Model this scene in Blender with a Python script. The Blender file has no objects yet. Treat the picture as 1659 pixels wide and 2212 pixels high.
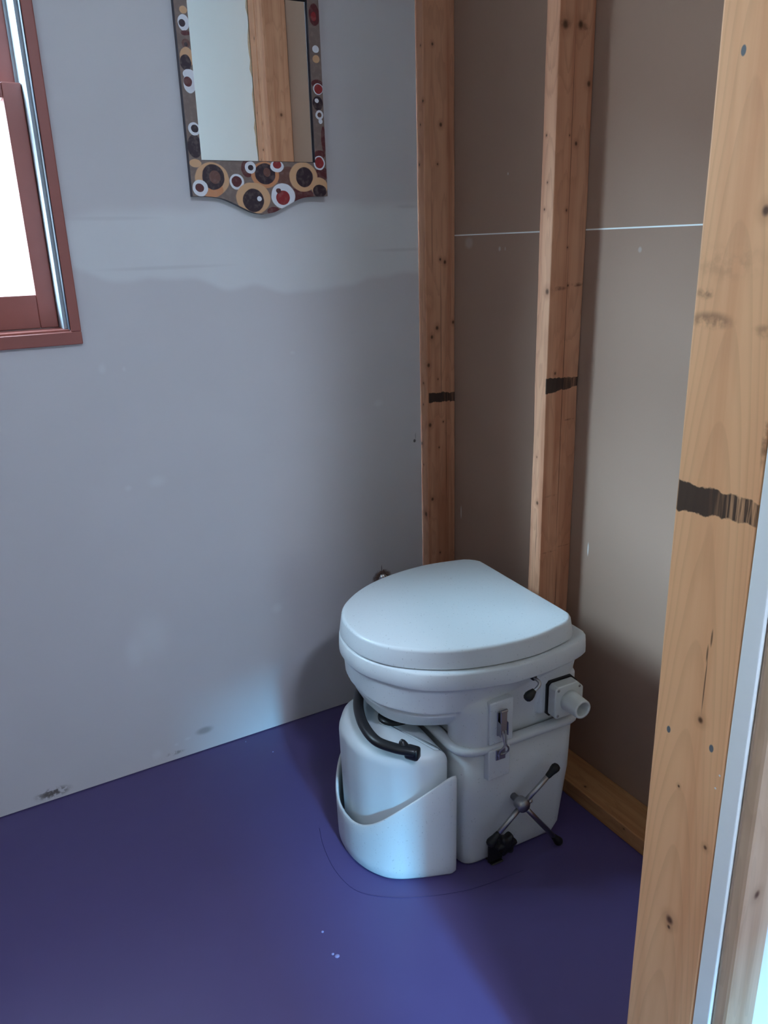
import bpy, bmesh, math, random
from math import sin, cos, pi, radians
from mathutils import Vector, Matrix
random.seed(5)
SC = bpy.context.scene
COL = SC.collection
W, H = 1659, 2212

# ------------------------------------------------------------------ camera
CAM_LOC, CAM_YAW, CAM_PITCH, CAM_ROLL, CAM_F = (-1.10621,-1.77041,1.23790),0.50692,-0.32680,-0.03078,1702.28
cam = bpy.data.objects.new('camera', bpy.data.cameras.new('camera'))
COL.objects.link(cam)
SC.camera = cam
fwd = Vector((sin(CAM_YAW) * cos(CAM_PITCH), cos(CAM_YAW) * cos(CAM_PITCH), sin(CAM_PITCH)))
rgt = Vector((cos(CAM_YAW), -sin(CAM_YAW), 0))
upv = rgt.cross(fwd)
r2 = rgt * cos(CAM_ROLL) + upv * sin(CAM_ROLL)
u2 = -rgt * sin(CAM_ROLL) + upv * cos(CAM_ROLL)
m = Matrix((r2, u2, -fwd)).transposed().to_4x4()
m.translation = CAM_LOC
cam.matrix_world = m
cam.data.sensor_fit = 'VERTICAL'
cam.data.sensor_height = 36
cam.data.lens = CAM_F / H * 36
cam.data.clip_start = 0.02

# ------------------------------------------------------------------ world, daylight, exposure
SKY = (0.64, 0.84, 1.0)
SKY_STRENGTH = 6.0
SUN_COL, SUN_POWER, SUN_ANGLE = (0.44, 0.74, 1.0), 7.6, 26
DOOR_COL, DOOR_POWER = (0.17, 0.60, 1.0), 800
EXPOSURE = 1.28
world = bpy.data.worlds.new('sky')
SC.world = world
world.use_nodes = True
bg = world.node_tree.nodes['Background']
bg.inputs[0].default_value = (*SKY, 1)
bg.inputs[1].default_value = SKY_STRENGTH
SC.view_settings.view_transform = 'Standard'
SC.view_settings.look = 'None'
SC.view_settings.gamma = 1
SC.view_settings.use_curve_mapping = False
SC.view_settings.exposure = EXPOSURE
SC.cycles.max_bounces = 10
SC.cycles.diffuse_bounces = 4
SC.cycles.use_denoising = True


def area(name, loc, target, sx, sy, col, power):
    l = bpy.data.lights.new(name, 'AREA')
    l.shape = 'RECTANGLE'
    l.size, l.size_y = sx, sy
    l.color = col
    l.energy = power
    o = bpy.data.objects.new(name, l)
    COL.objects.link(o)
    o.location = loc
    o.rotation_euler = (Vector(target) - Vector(loc)).to_track_quat('-Z', 'Z').to_euler()
    return o


# bright sky falling in through the bathroom window and through an unseen low window added to the hall
sun = bpy.data.lights.new('hazy_sky_sun', 'SUN')
sun.color, sun.energy, sun.angle = SUN_COL, SUN_POWER, radians(SUN_ANGLE)
so = bpy.data.objects.new('hazy_sky_sun', sun)
COL.objects.link(so)
so.rotation_euler = Vector((0.83, -0.46, -0.56)).to_track_quat('-Z', 'Z').to_euler()
po = area('window_portal', (-1.28, 0.165, 1.555), (-1.28, -1, 1.555), 0.86, 0.94, (1, 1, 1), 1)
po.data.cycles.is_portal = True
area('beam_area_light', (-1.15, -8.0, 2.5), (-0.7, -1.0, 0.6), 0.55, 0.66, DOOR_COL, DOOR_POWER)  # area light outside the added window, standing in for blue sky

# ------------------------------------------------------------------ node helpers


class NT:
    def __init__(self, name):
        self.m = bpy.data.materials.new(name)
        self.m.use_nodes = True
        self.t = self.m.node_tree
        self.b = self.t.nodes['Principled BSDF']
        self.out = self.t.nodes['Material Output']

    def n(self, typ, **kw):
        nd = self.t.nodes.new(typ)
        for k, v in kw.items():
            setattr(nd, k, v)
        return nd

    def put(self, sock, v):
        if isinstance(v, bpy.types.NodeSocket):
            self.t.links.new(v, sock)
        elif v is not None:
            if sock.type == 'RGBA' and len(v) == 3:
                v = (*v, 1)
            sock.default_value = v

    def math(self, op, a, b=None, clamp=False, c=None):
        nd = self.n('ShaderNodeMath', operation=op, use_clamp=clamp)
        self.put(nd.inputs[0], a)
        if b is not None:
            self.put(nd.inputs[1], b)
        if c is not None:
            self.put(nd.inputs[2], c)
        return nd.outputs[0]

    def vmath(self, op, a, b=None):
        nd = self.n('ShaderNodeVectorMath', operation=op)
        self.put(nd.inputs[0], a)
        if b is not None:
            self.put(nd.inputs[1], b)
        return nd.outputs['Value'] if op in ('LENGTH', 'DOT_PRODUCT') else nd.outputs[0]

    def co(self):
        if not hasattr(self, '_co'):
            self._co = self.n('ShaderNodeTexCoord').outputs['Object']
        return self._co

    def xyz(self):
        if not hasattr(self, '_x'):
            nd = self.n('ShaderNodeSeparateXYZ')
            self.put(nd.inputs[0], self.co())
            self._x = nd.outputs
        return self._x

    def scaled(self, s):
        return self.vmath('MULTIPLY', self.co(), s)

    def noise(self, scale=5, detail=2, rough=0.5, vec=None, dist=0):
        nd = self.n('ShaderNodeTexNoise')
        self.put(nd.inputs['Vector'], vec if vec is not None else self.co())
        nd.inputs['Scale'].default_value = scale
        nd.inputs['Detail'].default_value = detail
        nd.inputs['Roughness'].default_value = rough
        nd.inputs['Distortion'].default_value = dist
        return nd.outputs['Fac']

    def step(self, v, a, b, to0=0.0, to1=1.0):
        nd = self.n('ShaderNodeMapRange', interpolation_type='SMOOTHSTEP')
        self.put(nd.inputs[0], v)
        for i, x in enumerate((a, b, to0, to1)):
            nd.inputs[i + 1].default_value = x
        return nd.outputs[0]

    def mix(self, f, a, b, blend='MIX'):
        nd = self.n('ShaderNodeMix', data_type='RGBA', blend_type=blend)
        self.put(nd.inputs['Factor'], f)
        self.put([i for i in nd.inputs if i.name == 'A' and i.type == 'RGBA'][0], a)
        self.put([i for i in nd.inputs if i.name == 'B' and i.type == 'RGBA'][0], b)
        return [o for o in nd.outputs if o.type == 'RGBA'][0]

    def blob(self, c, r, soft=0.5, warp=None):
        """1 inside the ellipsoid of centre c and radii r, falling to 0 over its outer part"""
        src = self.co() if warp is None else warp
        d = self.vmath('LENGTH', self.vmath('MULTIPLY', self.vmath('SUBTRACT', src, c), tuple(1 / max(k, 1e-5) for k in r)))
        return self.step(d, 1.0, soft)

    def bump(self, h, strength=0.2, dist=0.002):
        nd = self.n('ShaderNodeBump')
        nd.inputs['Strength'].default_value = strength
        nd.inputs['Distance'].default_value = dist
        self.put(nd.inputs['Height'], h)
        self.t.links.new(nd.outputs[0], self.b.inputs['Normal'])

    def fin(self, col=None, rough=0.6, metal=0.0, spec=0.5):
        if col is not None:
            self.put(self.b.inputs['Base Color'], col)
        self.put(self.b.inputs['Roughness'], rough)
        self.put(self.b.inputs['Metallic'], metal)
        self.b.inputs['Specular IOR Level'].default_value = spec
        return self.m


def S(r, g, b):
    f = lambda c: c / 12.92 if c <= 0.04045 else ((c + 0.055) / 1.055) ** 2.4
    return tuple(f(c / 255) for c in (r, g, b))


def plain(name, col, rough=0.6, metal=0.0, var=0.06, scale=30, spec=0.5):
    k = NT(name)
    n = k.noise(scale, 3)
    lo = tuple(c * (1 - var) for c in col)
    hi = tuple(min(1, c * (1 + var)) for c in col)
    return k.fin(k.mix(n, lo, hi), rough, metal, spec)


def wood(name, light, dark, axis=2, knots=(), mark=None, stains=(), nails=(), grain=1.0, specks=(), cracks=(), cath=None):
    """pine board: long wavy grain along one axis, knots, painted strokes"""
    k = NT(name)
    st = [26.0, 26.0, 26.0]
    st[axis] = 1.1
    base = k.scaled(tuple(st))
    warpn = k.noise(2.0, 2, vec=k.scaled(tuple(3.0 if i != axis else 1.6 for i in range(3))))
    g = k.noise(1.0, 4, 0.55, vec=base, dist=0.6)
    rings = k.math('FRACT', k.math('MULTIPLY', k.math('ADD', k.math('MULTIPLY', warpn, 0.8), k.math('MULTIPLY', g, 0.35)), 13.0))
    if cath:
        # flat-sawn face: nested arches about the line where the board meets the heart side
        ax, c0, ka, kz = cath
        d = k.math('MULTIPLY', k.math('SUBTRACT', k.xyz()[ax], c0), ka)
        f = k.math('ADD', k.math('MULTIPLY', d, d), k.math('MULTIPLY', k.xyz()[2], kz))
        rings = k.math('FRACT', k.math('ADD', k.math('ADD', f, k.math('MULTIPLY', warpn, 2.4)), k.math('MULTIPLY', g, 0.25)))
    rings = k.math('MULTIPLY', k.step(rings, 0.45, 0.95), k.step(rings, 1.0, 0.94))
    c = k.mix(k.step(g, 0.35, 0.72), light, dark)
    c = k.mix(k.math('MULTIPLY', rings, 0.24 * grain), c, tuple(x * 0.62 for x in dark))
    blotch = k.noise(7, 2)
    c = k.mix(k.math('MULTIPLY', k.step(blotch, 0.45, 0.8), 0.25), c, tuple(x * 1.12 for x in light))
    for cc, rr, s in stains:
        n = k.noise(60, 3, 0.6)
        mk = k.math('MULTIPLY', k.blob(cc, rr, 0.3), k.step(n, 0.35, 0.65))
        c = k.mix(k.math('MULTIPLY', mk, s), c, tuple(x * 0.35 for x in dark))
    for kn in knots:
        cc, r = kn[:3], kn[3]
        rr = [r, r, r]
        rr[axis] = r * 1.25
        halo = [x * 2.6 for x in rr]
        c = k.mix(k.math('MULTIPLY', k.blob(cc, halo, 0.2), 0.45), c, tuple(x * 0.7 for x in dark))
        c = k.mix(k.math('MULTIPLY', k.blob(cc, rr, 0.25), 0.92), c, (0.085, 0.036, 0.016))
    for cc, rr in cracks:
        c = k.mix(k.math('MULTIPLY', k.blob(cc, rr, 0.4), 0.75), c, (0.05, 0.02, 0.01))
    for cc, r in nails:
        c = k.mix(k.blob(cc, (r, r, r * 1.7), 0.7), c, (0.14, 0.155, 0.165))
    for cc, r in specks:
        c = k.mix(k.blob(cc, (r, r, r), 0.6), c, (0.8, 0.8, 0.78))
    if mark:
        # (face axis, face position, run axis, run0, run1, z at run0, z at run1, half height 0, half height 1)
        fa, fp, ra, a0, a1, z0, z1, h0, h1, wornness = mark
        x = k.xyz()
        t = k.math('DIVIDE', k.math('SUBTRACT', x[ra], a0), a1 - a0)
        zc = k.math('ADD', k.math('MULTIPLY', t, z1 - z0), z0)
        hh = k.math('ADD', k.math('MULTIPLY', t, h1 - h0), h0)
        n1 = k.noise(90, 3)
        dz = k.math('ADD', k.math('ABSOLUTE', k.math('SUBTRACT', x[2], zc)), k.math('MULTIPLY', k.math('SUBTRACT', n1, 0.5), 0.012))
        inside = k.step(k.math('SUBTRACT', dz, hh), 0.0012, -0.0008)
        rng = k.math('MULTIPLY', k.step(t, -0.02, 0.02), k.step(t, 1.03, 0.98))
        face = k.step(k.math('ABSOLUTE', k.math('SUBTRACT', x[fa], fp)), 0.004, 0.002)
        stv = [10.0, 10.0, 10.0]
        stv[ra] = 260.0
        streak = k.noise(1.0, 3, 0.6, vec=k.scaled(tuple(stv)))
        worn = k.math('SUBTRACT', 1.0, k.math('MULTIPLY', k.math('MULTIPLY', k.step(t, 0.35, 0.95), wornness), k.step(streak, 0.42, 0.62)), True)
        mk = k.math('MULTIPLY', k.math('MULTIPLY', inside, rng), k.math('MULTIPLY', face, worn))
        c = k.mix(k.math('MULTIPLY', mk, 0.93), c, (0.015, 0.013, 0.013))
    k.bump(g, 0.25, 0.0012)
    return k.fin(c, 0.55, spec=0.3)


# ------------------------------------------------------------------ mesh helpers
def link(name, bm, mat, parent=None, smooth=False, kind=None, label=None):
    me = bpy.data.meshes.new(name)
    bmesh.ops.recalc_face_normals(bm, faces=bm.faces)
    bm.to_mesh(me)
    bm.free()
    if smooth:
        for p in me.polygons:
            p.use_smooth = True
    for mt in (mat if isinstance(mat, (list, tuple)) else [mat]):
        me.materials.append(mt)
    o = bpy.data.objects.new(name, me)
    COL.objects.link(o)
    if parent:
        o.parent = parent
    if kind:
        o['kind'] = kind
    if label:
        o['label'] = label
    return o


def empty(name, loc=(0, 0, 0), rz=0.0, kind=None):
    o = bpy.data.objects.new(name, None)
    o.empty_display_size = 0.1
    COL.objects.link(o)
    o.location = loc
    o.rotation_euler = (0, 0, rz)
    if kind:
        o['kind'] = kind
    return o


def tag(o, label, cat, group=None):
    o['label'] = label
    o['category'] = cat
    if group:
        o['group'] = group
    return o


def add_box(bm, lo, hi, bev=0.0, seg=2):
    r = bmesh.ops.create_cube(bm, size=1)
    vs = r['verts']
    for v in vs:
        v.co = Vector([lo[i] + (v.co[i] + 0.5) * (hi[i] - lo[i]) for i in range(3)])
    if bev:
        es = list({e for v in vs for e in v.link_edges})
        bmesh.ops.bevel(bm, geom=es, offset=bev, segments=seg, affect='EDGES', profile=0.5)
    return bm


def box(lo, hi, bev=0.0, seg=2):
    return add_box(bmesh.new(), lo, hi, bev, seg)


def add_loft(bm, rings, cap0=True, cap1=True, closed=True):
    vr = [[bm.verts.new(p) for p in r] for r in rings]
    n = len(vr[0])
    for a, b in zip(vr[:-1], vr[1:]):
        for i in range(n if closed else n - 1):
            j = (i + 1) % n
            bm.faces.new((a[i], a[j], b[j], b[i]))
    if cap0:
        bm.faces.new(list(reversed(vr[0])))
    if cap1:
        bm.faces.new(vr[-1])
    return vr


def frames(pts):
    out = []
    pts = [Vector(p) for p in pts]
    prev = None
    for i, p in enumerate(pts):
        t = (pts[min(i + 1, len(pts) - 1)] - pts[max(i - 1, 0)]).normalized()
        if prev is None:
            a = Vector((0, 0, 1)) if abs(t.z) < 0.9 else Vector((1, 0, 0))
            nrm = (a - t * a.dot(t)).normalized()
        else:
            nrm = (prev - t * prev.dot(t)).normalized()
        prev = nrm
        out.append((p, nrm, t.cross(nrm)))
    return out


def add_tube(bm, pts, r, n=12, ry=None, caps=True):
    rs = r if isinstance(r, (list, tuple)) else [r] * len(pts)
    rings = []
    for (p, a, b), rr in zip(frames(pts), rs):
        q = ry if ry is not None else rr
        rings.append([p + a * (rr * cos(2 * pi * i / n)) + b * (q * sin(2 * pi * i / n)) for i in range(n)])
    add_loft(bm, rings, caps, caps)
    return bm


def add_lathe(bm, base, axis, prof, n=20, caps=True):
    """prof: list of (radius, distance along axis)"""
    axis = Vector(axis).normalized()
    a = Vector((0, 0, 1)) if abs(axis.z) < 0.9 else Vector((1, 0, 0))
    a = (a - axis * a.dot(axis)).normalized()
    b = axis.cross(a)
    base = Vector(base)
    rings = [[base + axis * d + a * (max(r, 1e-5) * cos(2 * pi * i / n)) + b * (max(r, 1e-5) * sin(2 * pi * i / n)) for i in range(n)] for r, d in prof]
    add_loft(bm, rings, caps, caps)
    return bm


def resample(poly, n, closed=False):
    pts = [Vector(p) for p in poly]
    if closed:
        pts = pts + [pts[0]]
    L = [0]
    for a, b in zip(pts[:-1], pts[1:]):
        L.append(L[-1] + (b - a).length)
    out = []
    for i in range(n):
        d = L[-1] * i / (n if closed else n - 1)
        k = 0
        while k < len(L) - 2 and L[k + 1] < d:
            k += 1
        t = (d - L[k]) / max(L[k + 1] - L[k], 1e-9)
        out.append(pts[k].lerp(pts[k + 1], min(max(t, 0), 1)))
    return out


def catmull(pts, per=8):
    P = [Vector(p) for p in pts]
    P = [P[0] * 2 - P[1]] + P + [P[-1] * 2 - P[-2]]
    out = []
    for i in range(1, len(P) - 2):
        for j in range(per):
            t = j / per
            a, b, c, d = P[i - 1:i + 3]
            out.append(0.5 * ((2 * b) + (c - a) * t + (2 * a - 5 * b + 4 * c - d) * t * t + (3 * b - a - 3 * c + d) * t ** 3))
    out.append(P[-2])
    return out


def round_poly(pts, r, seg=6):
    """closed polygon with each corner replaced by an arc; r a number or one per corner"""
    n = len(pts)
    rr = r if isinstance(r, (list, tuple)) else [r] * n
    out = []
    for i in range(n):
        p = Vector((*pts[i], 0)).xy
        a = Vector((*pts[i - 1], 0)).xy
        b = Vector((*pts[(i + 1) % n], 0)).xy
        da, db = (a - p).normalized(), (b - p).normalized()
        ang = da.angle(db)
        t = min(rr[i] / math.tan(ang / 2), (a - p).length * 0.49, (b - p).length * 0.49)
        s, e = p + da * t, p + db * t
        for k in range(seg + 1):
            u = k / seg
            out.append((1 - u) ** 2 * s + 2 * u * (1 - u) * p + u * u * e)
    return [(q.x, q.y) for q in out]


def offset(poly, d):
    """move a convex closed outline inwards by d along its vertex normals"""
    n = len(poly)
    out = []
    for i in range(n):
        a, b = Vector(poly[i - 1]), Vector(poly[(i + 1) % n])
        t = (b - a)
        if t.length < 1e-9:
            out.append(tuple(poly[i]))
            continue
        t.normalize()
        nrm = Vector((-t.y, t.x))
        out.append((poly[i][0] + nrm.x * d, poly[i][1] + nrm.y * d))
    return out


def ring(poly, z):
    return [Vector((x, y, z)) for x, y in poly]


# ------------------------------------------------------------------ materials of the setting
Y2 = -0.4598            # far edge of the middle stud
YF = -1.2705            # bathroom side of the door framing
YO = -1.3595            # outer side of the framing
XD = -0.5021            # right edge of the door opening
XL = -1.36              # left edge of the door opening
XP = 0.089              # back of the neighbouring room's drywall
ZC = 2.44

PINE_L, PINE_D = S(214, 158, 124), S(184, 120, 88)


def drywall_mat():
    k = NT('mudded_drywall')
    x = k.xyz()
    big = k.noise(2.2, 3)
    n2 = k.noise(9, 4, 0.6)
    paper = S(202, 199, 201)
    mud = S(219, 220, 221)
    c = k.mix(k.step(big, 0.35, 0.7), paper, tuple(v * 1.05 for v in paper))
    # taped joint: a wide feathered band of joint compound, its lower edge wandering
    wx = k.noise(3.1, 2, vec=k.scaled((1.0, 0.0, 0.15)))
    lo = k.math('ADD', k.math('MULTIPLY', k.math('SUBTRACT', wx, 0.5), 0.20), 1.165)
    hi = k.math('ADD', k.math('MULTIPLY', k.math('SUBTRACT', wx, 0.5), -0.12), 1.325)
    band = k.math('MULTIPLY', k.step(k.math('SUBTRACT', x[2], lo), -0.006, 0.012), k.step(k.math('SUBTRACT', x[2], hi), 0.02, -0.015))
    c = k.mix(k.math('MULTIPLY', band, k.math('ADD', k.math('MULTIPLY', n2, 0.4), 0.55)), c, mud)
    # second thin feather edges
    for z, x0, rx, s in ((1.205, -0.64, 0.19, 0.30), (1.225, -0.05, 0.12, 0.35), (1.305, -0.74, 0.13, 0.25), (1.325, -0.03, 0.05, 0.35)):
        c = k.mix(k.math('MULTIPLY', k.blob((x0, 0, z), (rx, 1, 0.006), 0.2), s), c, tuple(v * 0.8 for v in paper))
    # spots of filler over screws, scuffs
    spots = [(-0.80, 1.005, 0.012, 0.016), (-0.715, 0.74, 0.03, 0.02), (-0.78, 0.735, 0.012, 0.01), (-0.775, 0.36, 0.07, 0.09), (-0.82, 0.33, 0.03, 0.06),
             (-0.755, 1.0, 0.006, 0.008), (-0.13, 0.85, 0.02, 0.014), (-0.36, 1.0, 0.01, 0.006), (-0.45, 0.35, 0.022, 0.02), (-0.80, 0.035, 0.02, 0.02), (-0.75, 0.045, 0.008, 0.006), (-0.72, 0.052, 0.013, 0.006)]
    for sx, sz, rx, rz in spots:
        c = k.mix(k.math('MULTIPLY', k.blob((sx, 0, sz), (rx, 1, rz), 0.1), 0.4), c, mud)
    n3 = k.noise(70, 4, 0.7)
    torn = k.step(n3, 0.42, 0.55)
    for sx, sz, rx, rz, s in ((-1.05, 0.022, 0.05, 0.018, 0.9), (-0.675, 0.06, 0.03, 0.014, 0.45), (-0.755, 0.022, 0.03, 0.008, 0.5)):
        c = k.mix(k.math('MULTIPLY', k.math('MULTIPLY', k.blob((sx, 0, sz), (rx, 1, rz), 0.3), torn if s > 0.46 else 1.0), s), c, S(92, 84, 80))
    c = k.mix(k.math('MULTIPLY', k.blob((-0.022, 0, 0.735), (0.005, 1, 0.006), 0.5), 0.85), c, S(70, 66, 66))
    c = k.mix(k.math('MULTIPLY', k.blob((-0.019, 0, 0.748), (0.002, 1, 0.011), 0.5), 0.4), c, S(90, 86, 86))
    # torn paper round the pipe hole
    wp = k.n('ShaderNodeVectorMath', operation='ADD')
    k.put(wp.inputs[0], k.co())
    nz = k.n('ShaderNodeTexNoise')
    nz.inputs['Scale'].default_value = 90
    k.put(nz.inputs['Vector'], k.co())
    k.put(wp.inputs[1], k.vmath('MULTIPLY', k.vmath('SUBTRACT', nz.outputs['Color'], (0.5, 0.5, 0.5)), (0.012, 0.012, 0.012)))
    c = k.mix(k.math('MULTIPLY', k.blob((-0.135, 0, 0.358), (0.034, 1, 0.030), 0.7, wp.outputs[0]), 0.8), c, S(112, 92, 88))
    c = k.mix(k.math('MULTIPLY', k.blob((-0.136, 0, 0.388), (0.0015, 1, 0.014), 0.5), 0.8), c, S(70, 60, 60))
    k.bump(k.math('ADD', k.math('MULTIPLY', n2, 0.6), k.math('MULTIPLY', band, 0.4)), 0.25, 0.003)
    return k.fin(c, 0.82, spec=0.2)


def panel_mat():
    k = NT('drywall_back_paper')
    n = k.noise(4, 3)
    f = k.noise(220, 2)
    a = S(158, 128, 110)
    c = k.mix(n, tuple(v * 0.93 for v in a), tuple(v * 1.07 for v in a))
    c = k.mix(k.math('MULTIPLY', f, 0.12), c, tuple(v * 0.8 for v in a))
    pale = S(206, 198, 190)
    for y, z, ry, rz, s in ((-0.060, 0.527, 0.003, 0.024, 0.9), (-0.555, 0.578, 0.0026, 0.02, 1.0), (-0.24, 1.381, 0.0025, 0.004, 0.7), (-0.214, 1.221, 0.006, 0.007, 0.4), (-0.235, 1.221, 0.003, 0.006, 0.3),
                            (-0.645, 1.215, 0.006, 0.007, 0.3), (-0.091, 1.236, 0.022, 0.018, 0.22), (-0.60, 0.882, 0.004, 0.004, -0.3)):
        c = k.mix(k.math('MULTIPLY', k.blob((XP, y, z), (1, ry, rz), 0.4), s), c, pale)
    k.bump(f, 0.12, 0.001)
    return k.fin(c, 0.8, spec=0.25)


def floor_mat():
    k = NT('purple_painted_plywood')
    n = k.noise(1.6, 3)
    f = k.noise(14, 4, 0.6)
    a = S(84, 73, 122)
    c = k.mix(n, tuple(v * 0.9 for v in a), tuple(v * 1.1 for v in a))
    c = k.mix(k.math('MULTIPLY', k.step(f, 0.5, 0.75), 0.12), c, S(92, 84, 140))
    k.bump(f, 0.08, 0.002)
    return k.fin(c, k.step(f, 0.2, 0.8, 0.36, 0.5), spec=0.45)


M_WALL = drywall_mat()
M_PANEL = panel_mat()
M_FLOOR = floor_mat()
M_PLAINWALL = plain('plain_drywall', S(236, 238, 236), 0.8, var=0.02, scale=6, spec=0.2)
M_HALL = plain('unfinished_hall_wall', S(160, 142, 124), 0.8, var=0.06, scale=4, spec=0.2)
M_EDGE = plain('white_drywall_edge', S(240, 248, 248), 0.7, var=0.03, spec=0.2)
M_SEAM = plain('white_gypsum_edge', S(236, 236, 232), 0.7, var=0.03, spec=0.2)
M_CEIL = plain('ceiling_white', S(215, 215, 212), 0.8, var=0.03, scale=5, spec=0.2)
M_SASH = plain('red_brown_painted_wood', S(150, 84, 74), 0.45, var=0.12, scale=20)
M_VINYL = plain('white_vinyl_liner', S(160, 168, 174), 0.45, var=0.03)
M_STRIP = plain('painted_gap_shade', S(30, 34, 48), 0.6)
M_SNOW = plain('pale_ground', S(235, 238, 240), 0.8, var=0.04, scale=1)


def glass_mat():
    k = NT('window_glass')
    tr = k.n('ShaderNodeBsdfTransparent')
    gl = k.n('ShaderNodeBsdfGlossy')
    gl.inputs['Roughness'].default_value = 0.02
    lw = k.n('ShaderNodeLayerWeight')
    lw.inputs['Blend'].default_value = 0.5
    fac = k.math('ADD', k.math('MULTIPLY', k.math('POWER', lw.outputs['Facing'], 5.0), 0.7), 0.04)
    mx = k.n('ShaderNodeMixShader')
    k.put(mx.inputs[0], fac)
    k.put(mx.inputs[1], tr.outputs[0])
    k.put(mx.inputs[2], gl.outputs[0])
    k.put(k.out.inputs[0], mx.outputs[0])
    return k.m


M_GLASS = glass_mat()

# ------------------------------------------------------------------ floor, ceiling, plain walls
fl = link('floor', box((-2.1, -4.5, -0.06), (1.9, 0.13, 0.0)), M_FLOOR, kind='structure')
# scribed groove left round the toilet base
SCRIBE = [(0.491, -0.06), (0.505, -0.001), (0.510, 0.078), (0.492, 0.148), (0.436, 0.197), (0.369, 0.228), (0.306, 0.248), (0.246, 0.257), (0.167, 0.261)]
T_LOC, T_ROT = Vector((-0.0604, -0.511, 0.0)), math.atan2(0.0457, -0.999)
cr, sr = cos(T_ROT), sin(T_ROT)
sc = catmull([(T_LOC.x + cr * a - sr * (b - 0.008), T_LOC.y + sr * a + cr * (b - 0.008), 0.0003) for a, b in SCRIBE], 6)
M_SCRIBE = plain('groove_shadow', S(58, 50, 104), 0.6)
link('scribed_line', add_tube(bmesh.new(), sc, 0.0008, 6, ry=0.0006), M_SCRIBE, fl)
M_SPECK = plain('pale_chip', S(150, 150, 200), 0.5)
bm = bmesh.new()
for (x, y, r) in ((-0.663, -0.743, 0.005), (-0.668, -0.735, 0.003), (-0.663, -0.680, 0.003), (-0.98, -0.86, 0.004), (-0.72, -0.95, 0.002), (-0.53, -0.1, 0.002), (-0.575, -0.02, 0.002)):
    add_lathe(bm, (x, y, -0.001), (0.1, 0.1, 1), [(r, 0), (r * 0.9, 0.0015), (r * 0.3, 0.003)], 7)
link('paint_chip', bm, M_SPECK, fl, kind='stuff')

link('ceiling', box((-2.1, -4.5, ZC), (1.9, 0.13, ZC + 0.08)), M_CEIL, kind='structure')
link('wall_left', box((-2.1, -4.5, 0), (-2.0, 0.13, ZC)), M_HALL, kind='structure')
link('wall_far_right', box((1.8, -4.5, 0), (1.9, YO - 0.3, ZC)), M_HALL, kind='structure')
# wall behind the camera, with an added low window, its head shaped to cut the blue beam
GX0, GX1, GZ1 = -1.25, -0.47, 1.34
bm = bmesh.new()
add_box(bm, (-2.0, -4.5, 0), (GX0, -4.4, ZC))
add_box(bm, (GX1, -4.5, 0), (1.8, -4.4, ZC))
add_box(bm, (GX0, -4.5, GZ1), (GX1, -4.4, ZC))
add_box(bm, (GX0, -4.5, 0), (GX1, -4.4, 0.45))
link('wall_rear', bm, M_HALL, kind='structure')
link('added_beam_wall', box((-2.0, -2.66, 0), (-0.80, -2.56, ZC)), M_HALL, kind='structure')  # unseen partition added to trim the left side of the blue beam
w2 = empty('added_window', (0, 0, 0), kind='structure')
bm = bmesh.new()
for lo, hi in (((GX0, -4.47, 0.45), (GX0 + .04, -4.43, GZ1)), ((GX1 - .04, -4.47, 0.45), (GX1, -4.43, GZ1)), ((GX0 + .04, -4.47, GZ1 - .04), (GX1 - .04, -4.43, GZ1)), ((GX0 + .04, -4.47, 0.45), (GX1 - .04, -4.43, 0.49))):
    add_box(bm, lo, hi, 0.003, 1)
link('window_frame', bm, M_SASH, w2)
link('pane', box((GX0 + .04, -4.452, .49), (GX1 - .04, -4.448, GZ1 - .04)), M_GLASS, w2)

# ------------------------------------------------------------------ window wall (drywall, back of the picture)
WX0, WX1, WZ0, WZ1 = -1.70, -0.853, 1.087, 2.02
bm = bmesh.new()
add_box(bm, (-2.0, 0, 0.003), (WX0, 0.12, ZC))
add_box(bm, (WX1, 0, 0.003), (-0.0015, 0.12, ZC))
add_box(bm, (WX0, 0, 0.003), (WX1, 0.12, WZ0))
add_box(bm, (WX0, 0, WZ1), (WX1, 0.12, ZC))
wall_back = link('wall_back', bm, M_WALL, kind='structure')
link('wall_back_end', box((XP + 0.013, -0.03, 0), (1.8, 0.12, ZC)), M_PLAINWALL, kind='structure')

win = empty('window_1', (-1.27, 0, WZ0), kind='structure')
win_off = Vector((1.27, 0, -WZ0))


def wpart(name, bm, mat, **kw):
    bmesh.ops.translate(bm, verts=bm.verts, vec=win_off)
    return link(name, bm, mat, win, **kw)


cs = 0.021
wpart('side_casing', box((WX1, -0.012, WZ0), (WX1 + cs, 0.0, WZ1 + cs), 0.002), M_SASH)
wpart('side_casing', box((WX0 - cs, -0.012, WZ0), (WX0, 0.0, WZ1 + cs), 0.002), M_SASH)
wpart('bottom_casing', box((WX0 - cs, -0.012, WZ0 - 0.026), (WX1 + cs, 0.0, WZ0), 0.002), M_SASH)
wpart('head_casing', box((WX0, -0.012, WZ1), (WX1, 0.0, WZ1 + cs), 0.002), M_SASH)
wpart('sill', box((WX0, 0.0, WZ0 - 0.0), (WX1, 0.16, WZ0 + 0.004)), M_SASH)
lx = 0.009
bm = bmesh.new()
add_box(bm, (WX1 - lx, 0.0125, WZ0 + .004), (WX1, 0.16, WZ1), 0.001)
add_box(bm, (WX1 - lx - 0.006, 0.108, WZ0 + .004), (WX1 - lx, 0.112, WZ1))
wpart('jamb_liner', bm, M_VINYL)
wpart('jamb_liner', box((WX0, 0.004, WZ0 + .004), (WX0 + lx, 0.16, WZ1), 0.001), M_VINYL)


wpart('gap_shade_strip', box((WX1 - 0.0016, -0.0115, WZ0 + .004), (WX1 - 0.0002, 0.012, WZ1)), M_STRIP)  # dark strip stands in for the shade in the groove beside the casing


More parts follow.
